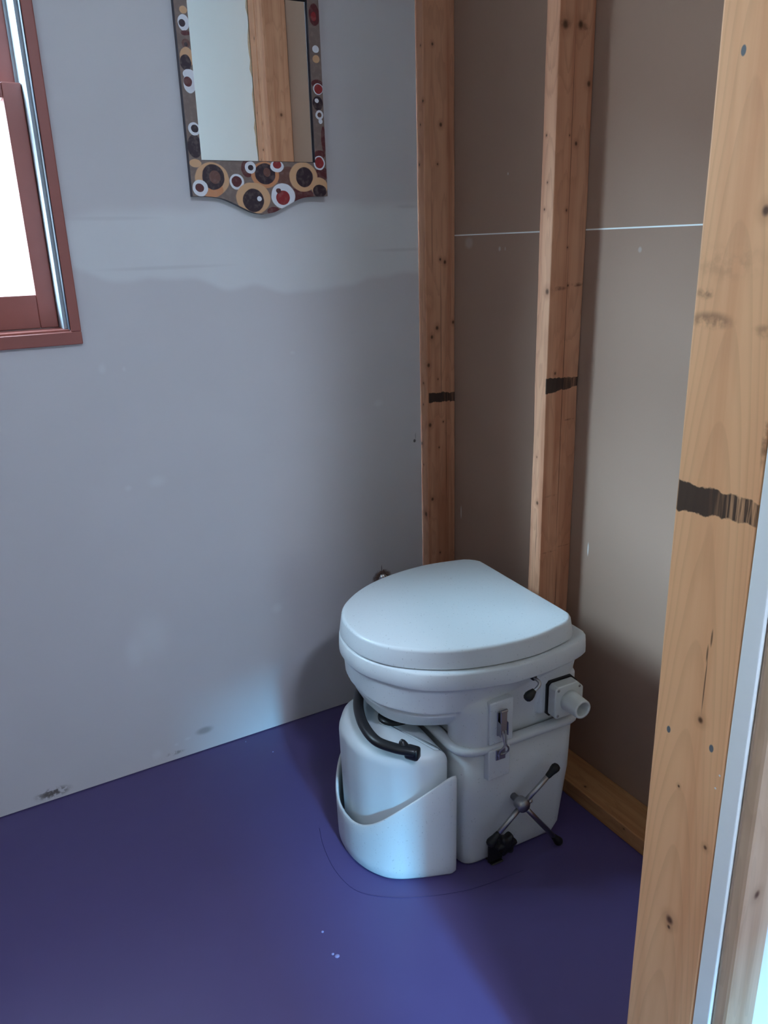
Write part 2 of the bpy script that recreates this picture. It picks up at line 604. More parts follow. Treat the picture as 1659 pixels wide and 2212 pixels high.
def sash(name, y0, z0, z1, bot, top, st=0.036):
    x0, x1 = WX0 + lx + 0.001, WX1 - lx - 0.001
    y1 = y0 + 0.034
    bm = bmesh.new()
    add_box(bm, (x0, y0, z0), (x0 + st, y1, z1), 0.002)
    add_box(bm, (x1 - st, y0, z0), (x1, y1, z1), 0.002)
    add_box(bm, (x0 + st, y0 + 0.001, z0), (x1 - st, y1, z0 + bot), 0.002)
    add_box(bm, (x0 + st, y0 + 0.001, z1 - top), (x1 - st, y1, z1), 0.002)
    s = wpart(name, bm, M_SASH)
    b2 = box((x0 + st - .002, y0 + .015, z0 + bot - .002), (x1 - st + .002, y0 + .019, z1 - top + .002))
    bmesh.ops.translate(b2, verts=b2.verts, vec=win_off)
    link('pane', b2, M_GLASS, s)


sash('lower_sash', 0.070, WZ0 + 0.005, 1.557, 0.068, 0.028)
sash('upper_sash', 0.114, 1.530, WZ1 - 0.002, 0.028, 0.05)
link('ground_outside', box((-9, 0.8, -0.5), (7, 14, -0.45)), M_SNOW, kind='structure')

# ------------------------------------------------------------------ stud wall on the right
wall_right = empty('wall_right', (0, 0, 0), kind='structure')
ZS = 1.2549
link('drywall_sheet', box((XP, -1.40, 0.0), (XP + 0.0127, -0.012, ZS - 0.0012)), M_PANEL, wall_right)
link('drywall_sheet', box((XP, -1.40, ZS + 0.0012), (XP + 0.0127, -0.012, ZC)), M_PANEL, wall_right)
link('gypsum_seam', box((XP - 0.0004, -1.25, ZS - 0.0014), (XP + 0.010, -0.012, ZS + 0.0014)), M_SEAM, wall_right, label='white gypsum line between two drywall sheets')


def board(x0, x1, y0, y1, z0, z1, seed=0, wane=0.0, bev=0.0025, n=24, axis=2):
    """sawn board with eased edges, its arrises wandering slightly along its length"""
    rnd = random.Random(seed)
    prof = round_poly([(0, 0), (1, 0), (1, 1), (0, 1)], 0.001, 1)
    ph = [rnd.uniform(0, 6.28) for _ in range(4)]
    rings = []
    rng = {2: (z0, z1), 1: (y0, y1), 0: (x0, x1)}[axis]
    other = [i for i in range(3) if i != axis]
    lo = [x0, y0, z0]
    hi = [x1, y1, z1]
    A = (lo[other[0]], hi[other[0]])
    B = (lo[other[1]], hi[other[1]])
    poly = round_poly([(A[0], B[0]), (A[1], B[0]), (A[1], B[1]), (A[0], B[1])], bev, 2)
    for i in range(n + 1):
        t = i / n
        zz = rng[0] + (rng[1] - rng[0]) * t
        r = []
        for j, (a, b) in enumerate(poly):
            q = j // 3
            w = wane * (math.sin(zz * 9 + ph[q]) * 0.5 + math.sin(zz * 23 + ph[q] * 2) * 0.3 + rnd.uniform(-.2, .2))
            ca, cb = (A[0] + A[1]) / 2, (B[0] + B[1]) / 2
            p = [0, 0, 0]
            p[axis] = zz
            p[other[0]] = a + (w * 0.5 if a < ca else -w * 0.5)
            p[other[1]] = b + (w if b < cb else -w)
            r.append(Vector(p))
        rings.append(r)
    bm = bmesh.new()
    add_loft(bm, rings)
    return bm


PZ = 0.0385
b1 = -0.0304
k1 = [(0.026, b1, 1.674, .004), (0.048, b1, 1.506, .0055), (0.038, b1, 1.419, .003), (0.044, b1, 1.199, .004), (0.058, b1, 1.192, .0055), (0.083, b1, 1.042, .005), (0.033, b1, 1.031, .006), (0.017, b1, 1.009, .0055),
      (0.006, b1, .938, .006), (0.035, b1, .899, .0025), (0.009, b1, .779, .0065), (0.051, b1, .783, .003), (0.037, b1, .714, .003), (0.014, b1, .571, .0055), (0.038, b1, .408, .0035),
      (0.0, -.02, 1.671, .0025), (0.0, -.015, 1.506, .003), (0.0, -.008, 1.419, .004), (0.0, -.027, 1.555, .004), (0.0, -.014, .89, .0035), (0.0, -.019, .527, .008), (0.0, -.002, .725, .006), (0.0, -.010, .667, .0025), (0.0, -.012, .833, .0025)]
M_ST1 = wood('pine_corner_stud', PINE_L, PINE_D, knots=k1, mark=(1, b1, 0, 0.006, 0.0895, 0.8525, 0.8475, 0.0125, 0.0120, 0.25),
             cracks=[((0.045, b1, 1.0), (0.0012, .005, .25)), ((0.06, b1, .7), (0.0012, .005, .2)), ((0.02, b1, 1.25), (.001, .005, .12))])
link('stud', board(0.0, XP - 0.0006, b1, 0.0076, PZ, ZC, 1, 0.0006), M_ST1, wall_right, label='corner stud with a black stroke, against the drywall')
ym = Y2 - 0.038
k2 = [(0.014, ym, 1.612, .009), (0.051, ym, 1.615, .008), (0.078, ym, 1.518, .006), (0.052, ym, 1.413, .0045), (0.035, ym, 1.427, .002), (0.034, ym, 1.292, .0035), (0.041, ym, 1.222, .0025), (0.047, ym, 1.148, .003),
      (0.023, ym, .971, .004), (0.0, Y2 - .011, 1.429, .003), (0.0, Y2 - .019, 1.344, .0025), (0.0, Y2 - .013, 1.295, .003), (0.0, Y2 - .030, 1.138, .007), (0.0, Y2 - .022, .684, .005), (0.0, Y2 - .015, .788, .002)]
M_ST2 = wood('pine_middle_stud', PINE_L, PINE_D, knots=k2, mark=(1, ym, 0, -0.002, 0.0895, 0.9455, 0.948, 0.0170, 0.0095, 0.5),
             stains=[((0.014, ym, 1.613), (.018, .01, .010), .9), ((0.056, ym, 1.612), (.020, .01, .009), .9), ((0.022, ym, 1.143), (.026, .01, .006), .9), ((0.072, ym, 1.149), (.022, .01, .006), .9), ((0.068, ym, 0.867), (0.022, .01, .003), 0.9), ((0.025, ym, .700), (0.022, .01, .004), 0.5), ((0.025, ym, .567), (0.03, .01, .003), 0.6), ((0.068, ym, .574), (0.026, .01, .0025), 0.6)],
             cracks=[((0.045, ym, .9), (0.0012, .005, .45)), ((0.05, ym, .42), (0.0015, .005, .16)), ((0.04, ym, 1.4), (0.001, .005, .3)), ((0.0, Y2 - .022, .6), (.004, .0012, .07))])
link('stud', board(0.0, XP - 0.0006, Y2 - 0.038, Y2, PZ, ZC, 2, 0.0014), M_ST2, wall_right, label='middle stud with a black stroke, behind the toilet lid')
ke = [(0.0, -1.21, 1.93, .006), (0.0, -1.235, 1.70, .004), (0.0, -1.19, 1.66, .005), (0.05, -1.125, 1.68, .007), (0.0, -1.20, 1.575, .004), (0.0, -1.225, 1.545, .003), (0.0, -1.18, 1.8, .003)]
M_ST3 = wood('pine_end_stud', PINE_L, PINE_D, knots=ke)
link('stud', board(0.0, XP - 0.0006, -1.2580, -1.1985, PZ, ZC, 3, 0.0004), M_ST3, wall_right)
link('stud', board(0.003, XP - 0.0006, -1.1975, -1.1230, PZ, ZC, 4, 0.0004), M_ST3, wall_right)
kp = [(0.0, -0.86, .02, .004), (0.0, -0.80, .03, .003), (0.02, -.66, .0385, .004), (0.01, -.92, .03, .006)]
M_PLATE = wood('pine_bottom_plate', S(196, 146, 100), S(168, 112, 70), axis=1, knots=kp)
link('bottom_plate', board(0.0, XP - 0.0006, -1.2580, 0.0076, 0.0, PZ - 0.0003, 5, 0.0005, axis=1), M_PLATE, wall_right, label='pine bottom plate on the purple floor')

# ------------------------------------------------------------------ door-side wall (nearest the camera)
wall_front = empty('wall_front', (0, 0, 0), kind='structure')
kf = [(XD, -1.326, .775, .0042), (XD, -1.349, .634, .003), (XD, -1.316, .508, .0065), (XD, -1.332, 1.255, .005), (XD, -1.309, .684, .002), (XD, -1.316, .498, .003)]
M_JAMB = wood('pine_door_jamb_stud', S(240, 186, 136), S(222, 160, 112), knots=kf,
              mark=(0, XD, 1, YF - 0.001, YO - 0.001, 1.000, 1.003, 0.0150, 0.0100, 0.85),
              stains=[((XD, -1.281, 1.189), (.01, .012, .007), .9), ((XD, -1.290, 1.166), (.01, .030, .010), .75), ((XD, -1.345, 1.160), (.01, .016, .008), .5), ((XD, -1.352, 1.19), (.01, .005, .05), .7), ((XD, -1.357, 1.07), (.01, .004, .03), .9), ((XD, -1.30, 1.215), (.01, .05, .02), .25)],
              nails=[((XD, -1.295, 1.376), .0028), ((XD, -1.289, .743), .0028), ((XD, -1.342, .751), .0030)],
              specks=[((XD, -1.355, .727), .0014), ((XD, -1.352, .710), .0014)],
              cracks=[((XD, -1.326, .815), (.005, .0010, .04)), ((XD, -1.328, .868), (.005, .0014, .012)), ((XD, -1.325, .850), (.005, .0013, .012))], cath=(1, -1.311, 46.0, 11.0), grain=0.7)
link('stud', board(XD, XD + 0.038, YO, YF, 0.0, ZC, 6, 0.0003), M_JAMB, wall_front, label='door stud nearest the camera, wide face with a worn black stroke')
M_PINE2 = wood('pine_plain', PINE_L, PINE_D)
for x0, x1 in ((XD + 0.0385, XD + 0.0765), (-0.05, -0.012), (XL - 0.038, XL), (-2.0, -1.962)):
    link('stud', board(x0, x1, YO, YF, 0.0, ZC, int(x0 * 100) % 97, 0.0004), M_PINE2, wall_front)
# inner sheet of drywall: its torn paper edge stops short of the corner studs
bm = bmesh.new()
rnd = random.Random(3)
n = 90
edge = [-0.005 + rnd.uniform(-0.004, 0.003) + 0.0015 * math.sin(i * .7) for i in range(n + 1)]
f0 = []
for i in range(n + 1):
    z = ZC * i / n
    f0.append([bm.verts.new((XD + 0.020, YF + 0.0127, z)), bm.verts.new((edge[i], YF + 0.0127, z)), bm.verts.new((edge[i] + rnd.uniform(-.004, .000), YF + 0.0005, z)), bm.verts.new((XD + 0.020, YF + 0.0005, z))])
for a, b in zip(f0[:-1], f0[1:]):
    for j in range(4):
        bm.faces.new((a[j], a[(j + 1) % 4], b[(j + 1) % 4], b[j]))
bm.faces.new(f0[0])
bm.faces.new(list(reversed(f0[-1])))
link('drywall_sheet', bm, M_PLAINWALL, wall_front)
M_TORN = plain('torn_drywall_paper', S(206, 180, 150), 0.9, var=0.12, scale=120)
link('torn_paper_edge', box((-0.022, YF + 0.001, 0.002), (-0.0004, YF + 0.0112, ZC)), M_TORN, wall_front)
link('drywall_sheet', box((-2.0, YF + 0.0005, 0), (XL - 0.004, YF + 0.0127, ZC)), M_PLAINWALL, wall_front)
link('drywall_sheet', box((XD, YO - 0.0195, 0), (1.8, YO - 0.0005, ZC), 0.0012), M_EDGE, wall_front, label='white drywall with its cut edge beside the door stud')
link('drywall_sheet', box((-2.0, YO - 0.0195, 0), (XL, YO - 0.0005, ZC), 0.0012), M_EDGE, wall_front)
bm = bmesh.new()
add_box(bm, (XL, YO - 0.0195, 2.2), (XD, YF + 0.0127, ZC))
link('header', bm, M_PLAINWALL, wall_front)
kc = [(-0.478, YO - 0.036, 0.60, .006), (-0.495, YO - .0365, .30, .004)]
M_CASE = wood('pale_pine_casing', S(214, 188, 160), S(186, 154, 124), knots=kc, grain=0.7)
link('door_casing', board(-0.4985, -0.447, YO - 0.0375, YO - 0.0200, 0.0, 2.2, 9, 0.0003, bev=0.004), M_CASE, wall_front, label='pale pine casing board outside the door stud')

# ------------------------------------------------------------------ mirror with painted frame
ma = radians(1.5)
mir = empty('wall_mirror', (-0.415, -0.022, 1.58), -ma)
tag(mir, 'wall mirror in a brown frame painted with white, tan and dark red circles', 'mirror')
# local axes of the mirror: x to the right, y into the wall, z up


def frame_mat():
    k = NT('frame_painted_circles')
    cols = {'tan': S(206, 162, 122), 'dark': S(44, 26, 38), 'white': S(222, 224, 230), 'red': S(140, 36, 40), 'dred': S(88, 34, 38), 'brown': S(104, 68, 60), 'orange': S(198, 134, 92)}
    n = k.noise(40, 3)
    c = k.mix(n, S(112, 96, 90), S(126, 108, 100))
    wn = k.n('ShaderNodeTexNoise')
    wn.inputs['Scale'].default_value = 55
    k.put(wn.inputs['Vector'], k.co())
    wv = k.vmath('ADD', k.co(), k.vmath('MULTIPLY', k.vmath('SUBTRACT', wn.outputs['Color'], (.5, .5, .5)), (.003, .003, .003)))
    tone = k.noise(90, 3)
    circ = [(-0.138,0.1102,0.0081,0.0074,'tan'),(-0.1401,0.0877,0.0118,0.0148,'white'),(-0.1431,0.0869,0.0069,0.007,'dark'),(-0.1382,0.0698,0.0097,0.0047,'dred'),(-0.1392,0.0511,0.0087,0.0085,'brown'),(-0.1395,0.0492,0.0039,0.0041,'dark'),(-0.1398,0.0267,0.0142,0.0189,'tan'),(-0.143,0.017,0.012,0.0152,'dark'),(-0.1388,-0.0036,0.0131,0.0096,'white'),(-0.1396,-0.0209,0.0127,0.0183,'white'),(-0.1425,-0.0172,0.0092,0.0096,'dred'),(-0.1412,-0.137,0.0157,0.0231,'dark'),(-0.1392,-0.1039,0.0121,0.0129,'white'),(-0.1376,-0.1033,0.0078,0.0076,'dark'),(-0.1436,-0.1694,0.0136,0.0081,'tan'),(0.1446,0.1259,0.0124,0.0217,'dred'),(0.1431,0.1228,0.0062,0.0089,'red'),(0.1443,0.0618,0.008,0.0077,'white'),(0.1438,0.0423,0.0085,0.0081,'tan'),(0.1439,-0.0051,0.014,0.0083,'dred'),(0.1453,-0.0154,0.0122,0.0114,'white'),(0.1458,-0.0154,0.0102,0.0096,'red'),(0.1428,-0.0436,0.0128,0.0147,'dark'),(0.1406,-0.0385,0.0051,0.0046,'white'),(0.1452,-0.0667,0.0097,0.0095,'white'),(0.1452,-0.0667,0.0051,0.0051,'brown'),(0.1475,-0.0793,0.0051,0.0055,'white'),(0.1525,-0.1166,0.0057,0.0279,'dred'),(0.1404,-0.1472,0.0143,0.0098,'dred'),(0.1458,-0.1865,0.0184,0.0132,'dred'),(0.0886,-0.2311,0.0336,0.0154,'dred'),(0.0631,-0.1961,0.0279,0.0238,'brown'),(-0.1104,-0.1998,0.0384,0.0341,'tan'),(-0.1125,-0.2207,0.0256,0.0157,'orange'),(-0.1076,-0.1956,0.0251,0.0259,'dark'),(-0.1042,-0.1956,0.0127,0.0135,'brown'),(-0.1379,-0.2176,0.0172,0.017,'white'),(-0.1392,-0.217,0.0096,0.0087,'dred'),(-0.0567,-0.2046,0.0167,0.0164,'white'),(-0.0571,-0.204,0.0119,0.0116,'dred'),(-0.0309,-0.178,0.0144,0.0179,'dred'),(0.0091,-0.1902,0.0333,0.0277,'orange'),(0.0092,-0.1881,0.0246,0.0223,'dark'),(0.0132,-0.1848,0.0086,0.0096,'brown'),(-0.0236,-0.1758,0.0132,0.0126,'white'),(-0.0229,-0.1762,0.0067,0.0059,'dark'),(0.1393,-0.1642,0.0143,0.0153,'white'),(0.1394,-0.1636,0.0112,0.0122,'red'),(0.0988,-0.1936,0.0348,0.0316,'tan'),(0.1013,-0.194,0.0211,0.0214,'dark'),(0.038,-0.1728,0.0161,0.0124,'white'),(0.0382,-0.1695,0.0099,0.0085,'red'),(-0.0217,-0.2376,0.0405,0.0332,'tan'),(-0.0221,-0.2419,0.0249,0.0247,'dark'),(-0.0084,-0.2387,0.0054,0.0056,'white'),(0.0229,-0.264,0.015,0.0088,'dred'),(0.0478,-0.2333,0.0291,0.0273,'white'),(0.0471,-0.2366,0.0172,0.0153,'red'),(0.0374,-0.2224,0.0062,0.0054,'dred'),(0.1364,-0.2132,0.021,0.02,'tan'),(0.1371,-0.2221,0.0171,0.0134,'dark')]
    for u, v, ru, rv, cn in circ:
        mk = k.blob((u, 0, v), (ru, 1e3, rv), 0.93, wv)
        c = k.mix(mk, c, cols[cn])
    c = k.mix(k.math('MULTIPLY', k.step(tone, 0.45, 0.7), 0.12), c, (0.5, 0.4, 0.35))
    # only the front is painted with circles, the sides are dark
    geo = k.n('ShaderNodeNewGeometry')
    nz = k.n('ShaderNodeTexCoord')
    sp = k.n('ShaderNodeSeparateXYZ')
    k.put(sp.inputs[0], nz.outputs['Normal'])
    front = k.step(k.math('MULTIPLY', sp.outputs[1], -1.0), 0.4, 0.6)
    c = k.mix(front, S(46, 44, 58), c)
    return k.fin(c, 0.42, spec=0.4)


M_FRAME = frame_mat()
GU, GB, GT = 0.1295, -0.1635, 0.152
FU, FB, FT = 0.156, -0.2335, 0.222
dep = 0.017
bm = bmesh.new()


def plate(pts, y0, y1, bev=0.0015):
    vs0 = [bm.verts.new((x, y0, z)) for x, z in pts]
    vs1 = [bm.verts.new((x, y1, z)) for x, z in pts]
    n = len(pts)
    f = bm.faces.new(vs0)
    bm.faces.new(list(reversed(vs1)))
    for i in range(n):
        bm.faces.new((vs0[i], vs1[i], vs1[(i + 1) % n], vs0[(i + 1) % n]))


half = [(0.156, 0.0), (0.115, 0.001), (0.090, 0.005), (0.066, 0.0145), (0.045, 0.0245), (0.024, 0.0330), (0.0, 0.0370)]
scal = catmull([(x, z, 0) for x, z in half], 5)
bot = [(-p.x - 0.0 if True else 0, FB - p.y) for p in scal] + [(p.x, FB - p.y) for p in reversed(scal[:-1])]
plate([(-FU, GB)] + bot + [(FU, GB)], 0, dep)
top = [(p.x, FT + p.y) for p in scal] + [(-p.x, FT + p.y) for p in reversed(scal[:-1])]
plate([(FU, GT)] + top + [(-FU, GT)], 0, dep)
plate([(-FU, GB), (-GU, GB), (-GU, GT), (-FU, GT)], 0, dep)
plate([(GU, GB), (FU, GB), (FU, GT), (GU, GT)], 0, dep)
bmesh.ops.remove_doubles(bm, verts=bm.verts, dist=1e-5)
link('frame', bm, M_FRAME, mir)
k = NT('mirror_silver')
M_MIRROR = k.fin(k.mix(k.noise(3, 1), (0.90, 0.92, 0.92), (0.92, 0.94, 0.94)), 0.006, 1.0)
bm = bmesh.new()
gy = 0.008
bv = 0.0012
o0 = [(-GU + .0005, GB + .0005), (GU - .0005, GB + .0005), (GU - .0005, GT - .0005), (-GU + .0005, GT - .0005)]
outer = [bm.verts.new((x, gy + 0.0012, z)) for x, z in o0]
inner = [bm.verts.new((x + (bv if x < 0 else -bv), gy, z + (bv if z < 0 else -bv))) for x, z in o0]
back = [bm.verts.new((x, gy + 0.004, z)) for x, z in o0]
bm.faces.new(inner)
for i in range(4):
    j = (i + 1) % 4
    bm.faces.new((outer[i], outer[j], inner[j], inner[i]))
    bm.faces.new((back[i], back[j], outer[j], outer[i]))
bm.faces.new(list(reversed(back)))
link('mirror_glass', bm, M_MIRROR, mir)
bm = box((-0.10, dep, 0.10), (0.10, 0.021, 0.12))
link('hanging_batten', bm, M_FRAME, mir)

# ------------------------------------------------------------------ pipe stub in the ragged hole
pipe = empty('pipe_stub', (-0.135, 0.0, 0.361))
tag(pipe, 'shiny metal pipe stub poking from a ragged hole in the drywall behind the toilet', 'pipe')
k = NT('crumpled_foil')
k.bump(k.noise(120, 3), 0.9, 0.004)
M_FOIL = k.fin((0.92, 0.94, 0.96), 0.12, 1.0)
link('pipe', add_lathe(bmesh.new(), (0, 0.002, 0), (0, -1, 0), [(.0135, 0), (.0135, .006), (.012, .010), (.007, .013), (.0, .014)], 20), M_FOIL, pipe, smooth=True)
bm = bmesh.new()
rnd = random.Random(8)
ro = [(0.020 + rnd.uniform(-.003, .005)) for _ in range(28)]
r0 = [Vector((ro[i] * cos(2 * pi * i / 28), 0.0, ro[i] * sin(2 * pi * i / 28))) for i in range(28)]
r1 = [Vector((p.x * .9, -0.0025 - rnd.uniform(0, .0015), p.z * .9)) for p in r0]
r3 = [Vector((.0145 * cos(2 * pi * i / 28), -0.0008, .0145 * sin(2 * pi * i / 28))) for i in range(28)]
add_loft(bm, [r0, r1, r3], False, False)
link('torn_paper_rim', bm, plain('torn_brown_paper', S(120, 96, 88), 0.9, var=0.2, scale=200), pipe)

# ------------------------------------------------------------------ unseen fill lamp added on the hall ceiling, behind the camera
FILL_POWER, FILL_COL = 14.5, (0.64, 0.755, 1.0)
lamp = empty('added_fill_lamp', (-0.72, -2.45, ZC))
tag(lamp, 'unseen fill lamp added on the hall ceiling outside the doorway', 'lamp')
link('base', add_lathe(bmesh.new(), (0, 0, 0), (0, 0, -1), [(.075, 0), (.075, .02), (.06, .03)], 24), M_EDGE, lamp, smooth=True)
k = NT('fill_lamp_glow')
k.put(k.b.inputs['Emission Color'], (*FILL_COL, 1))
k.b.inputs['Emission Strength'].default_value = 1.0
link('shade', add_lathe(bmesh.new(), (0, 0, -0.03), (0, 0, -1), [(.10, 0), (.115, .02), (.10, .045), (.06, .06), (0, .064)], 24), k.fin((0.8, 0.78, 0.7), 0.5), lamp, smooth=True)
pl = bpy.data.lights.new('fill_light', 'AREA')
pl.shape = 'DISK'
pl.size = 0.24
pl.energy = FILL_POWER
pl.color = FILL_COL
po = bpy.data.objects.new('fill_light', pl)
COL.objects.link(po)
po.parent = lamp
po.location = (0, 0, -0.10)

# ------------------------------------------------------------------ composting toilet
def plastic(name, base):
    k = NT(name)
    v = k.noise(260, 1)
    sp = k.step(v, 0.70, 0.74)
    c = k.mix(k.math('MULTIPLY', sp, 0.35), base, S(120, 122, 126))
    return k.fin(c, 0.33, spec=0.4)


M_PL = plastic('white_speckled_plastic', S(208, 212, 214))
M_BOTTLE = plain('white_translucent_plastic', S(206, 214, 218), 0.35, var=0.02)
M_FAN = plain('white_smooth_plastic', S(206, 209, 205), 0.4, var=0.02)
M_BLK = plain('black_plastic', S(20, 20, 24), 0.35, var=0.1)
M_RUB = plain('black_rubber', S(14, 14, 18), 0.5, var=0.1)
M_STEEL = plain('stainless_steel', (0.40, 0.40, 0.41), 0.32, 1.0, var=0.08)

T = empty('composting_toilet', T_LOC, T_ROT)
tag(T, 'white plastic composting toilet with closed lid, front bottle and side crank on the purple floor', 'toilet')


def tp(name, bm, mat, parent=T, smooth=True, label=None, remesh=None, bev=None, it=6):
    o = link(name, bm, mat, parent, smooth=smooth, label=label)
    if remesh:
        r = o.modifiers.new('remesh', 'REMESH')
        r.mode = 'VOXEL'
        r.voxel_size = remesh
        r.use_smooth_shade = True
        s = o.modifiers.new('smooth', 'SMOOTH')
        s.factor = 0.5
        s.iterations = it
    if bev:
        b = o.modifiers.new('bevel', 'BEVEL')
        b.width = bev
        b.segments = 3
        b.limit_method = 'ANGLE'
        b.angle_limit = radians(40)
        for p in o.data.polygons:
            p.use_smooth = True
        w = o.modifiers.new('wn', 'WEIGHTED_NORMAL')
    return o


def dshape(half, n=96):
    """closed outline (counter-clockwise seen from above) from the near half outline, front tip last"""
    near = catmull([(f, s, 0) for f, s in half], 8)
    # toilet axes: x to the front, y to the near side; walk back-near -> tip -> back-far
    pts = [(p.x, p.y) for p in near] + [(p.x, -p.y) for p in reversed(near[:-1])]
    q = resample([(x, y, 0) for x, y in pts] , n, closed=True)
    poly = [(p.x, p.y) for p in q]
    area_ = sum(poly[i - 1][0] * poly[i][1] - poly[i][0] * poly[i - 1][1] for i in range(len(poly)))
    return poly if area_ > 0 else poly[::-1]


def scale_d(poly, k, c):
    return [(c[0] + (x - c[0]) * k, c[1] + (y - c[1]) * k) for x, y in poly]


LID = dshape([(0.004, 0.0), (0.004, 0.150), (0.008, 0.170), (0.022, 0.186), (0.045, 0.196), (0.131, 0.2095), (0.231, 0.198), (0.313, 0.166), (0.381, 0.112), (0.414, 0.053), (0.421, 0.0)])
RIM = dshape([(-0.026, 0.0), (-0.026, 0.170), (-0.022, 0.188), (-0.010, 0.203), (0.03, 0.217), (0.088, 0.226), (0.150, 0.229), (0.196, 0.226), (0.285, 0.202), (0.358, 0.160), (0.408, 0.090), (0.427, 0.044), (0.432, 0.0)])
BOWL = dshape([(0.04, 0.0), (0.04, 0.150), (0.06, 0.156), (0.12, 0.160), (0.20, 0.160), (0.27, 0.150), (0.320, 0.130), (0.356, 0.104), (0.382, 0.060), (0.390, 0.0)])
BOWLT = dshape([(0.0, 0.0), (0.0, 0.160), (0.03, 0.178), (0.12, 0.184), (0.20, 0.188), (0.29, 0.180), (0.350, 0.149), (0.398, 0.090), (0.412, 0.040), (0.415, 0.0)])


def lerp_poly(a, b, t):
    return [(x0 + (x1 - x0) * t, y0 + (y1 - y0) * t) for (x0, y0), (x1, y1) in zip(a, b)]


# lid with rolled edge and slight crown
bm = bmesh.new()
rings = [ring(offset(LID, 0.004), 0.4735), ring(offset(LID, -0.006), 0.4735), ring(offset(LID, -0.0075), 0.4745), ring(offset(LID, -0.0077), 0.477), ring(offset(LID, -0.0036), 0.502)]
for a in range(0, 7):
    t = a / 6 * pi / 2
    rings.append(ring(offset(LID, 0.0075 * (1 - cos(t)) - 0.003), 0.5055 + 0.0075 * sin(t)))
for kx, z in ((0.96, 0.5138), (0.85, 0.5153), (0.5, 0.5172), (0.12, 0.518)):
    rings.append(ring(scale_d(offset(LID, 0.0045), kx, (0.2, 0)), z))
add_loft(bm, rings)
tp('lid', bm, M_PL)

# seat rim band
bm = bmesh.new()
rings = []
for d, z in ((0.014, 0.4340), (0.004, 0.4340), (0.0010, 0.4348), (-0.0005, 0.4375), (-0.0005, 0.450), (0.0005, 0.4675), (0.0025, 0.4705), (0.006, 0.4718), (0.014, 0.472)):
    rings.append(ring(offset(RIM, d), z))
add_loft(bm, rings)
tp('seat_rim', bm, M_PL)

# bowl and the rear housing that clamps on the tank, moulded in one
TANK = round_poly([(0.0, -0.200), (0.283, -0.200), (0.283, 0.200), (0.0, 0.200)], [0.03, 0.045, 0.045, 0.03], 8)
TANKR = [(p.x, p.y) for p in resample([(x, y, 0) for x, y in TANK], 120, True)]
bm = bmesh.new()
RIMI = offset(RIM, 0.005)
rr = []
for t, z in ((0.0, 0.437), (0.25, 0.4270), (0.5, 0.411), (0.75, 0.393), (1.0, 0.3745)):
    rr.append(ring(lerp_poly(RIMI, BOWLT, t ** 0.85), z))
rr.append(ring(offset(BOWLT, 0.010), 0.3730))
rr.append(ring(offset(BOWLT, 0.0115), 0.3690))
rr.append(ring(offset(BOWLT, 0.0085), 0.3630))
rr.append(ring(lerp_poly(offset(BOWLT, 0.0085), offset(BOWL, -0.003), 0.30), 0.352))
rr.append(ring(lerp_poly(offset(BOWLT, 0.0085), offset(BOWL, -0.003), 0.68), 0.341))
rr.append(ring(offset(BOWL, -0.002), 0.331))
rr.append(ring(offset(BOWL, 0.004), 0.3255))
rr.append(ring(offset(BOWL, 0.016), 0.323))
add_loft(bm, rr)
HOUS0 = offset(TANKR, 0.014)
HOUS1 = offset(TANKR, 0.002)
add_loft(bm, [ring(HOUS0, 0.288), ring(HOUS0, 0.33), ring(HOUS1, 0.40), ring(offset(TANKR, -0.004), 0.432)])
for sg in (1, -1):
    add_lathe(bm, (0.231, sg * 0.157, 0.289), (0, 0, 1), [(.051, 0), (.051, .085), (.048, .100), (.038, .114), (.020, .123), (0, .125)], 28)
add_box(bm, (0.006, 0.17, 0.318), (0.098, 0.1985, 0.40), 0.006)
tp('bowl_housing', bm, M_PL, remesh=0.0026, it=3)

# tank
bm = bmesh.new()
rings = []
for d, z, sh in ((0.018, 0.0005, 0), (0.010, 0.0035, 0), (0.006, 0.010, 0), (0.005, 0.03, 0), (0.003, 0.16, 0), (0.0, 0.285, 0)):
    r = ring(offset(TANKR, d), z)
    for p in r:
        # rear of the tank is cut back at the floor to fit a curved hull
        cut = 0.056 * max(0, 1 - z / 0.075)
        p.x = max(p.x, cut)
    rings.append(r)
add_loft(bm, rings)
tp('tank', bm, M_PL)

# rolled joint flange between tank and housing
bm = bmesh.new()
FL = [Vector((x, y, 0.2885)) for x, y in offset(TANKR, -0.001)]
N = len(FL)
fr = []
for i in range(N):
    a, b = FL[i - 1], FL[(i + 1) % N]
    t = (b - a).normalized()
    nrm = Vector((t.y, -t.x, 0))
    fr.append([FL[i] + nrm * (0.0115 * math.copysign(abs(cos(u)) ** .7, cos(u))) + Vector((0, 0, 0.0092 * math.copysign(abs(sin(u)) ** .7, sin(u)))) for u in [2 * pi * j / 10 for j in range(10)]])
vr = [[bm.verts.new(p) for p in r] for r in fr]
for i in range(N):
    a, b = vr[i], vr[(i + 1) % N]
    for j in range(10):
        bm.faces.new((a[j], a[(j + 1) % 10], b[(j + 1) % 10], b[j]))
tp('joint_flange', bm, M_PL)

# pocket that carries the bottle
def hrim(s):
    return 0.106 + 0.138 * min(1.0, abs(s - 0.03) / 0.165) ** 2.7


HO = [(0.293, 0.196), (0.300, 0.1985), (0.309, 0.198), (0.316, 0.1955), (0.345, 0.186), (0.376, 0.1745), (0.405, 0.1615), (0.428, 0.145), (0.446, 0.122), (0.460, 0.094), (0.4685, 0.062), (0.471, 0.030)]
near = catmull([(f, s, 0) for f, s in HO], 6)
open_ = [(p.x, p.y) for p in near] + [(p.x, 0.06 - p.y) for p in reversed(near[:-1])]


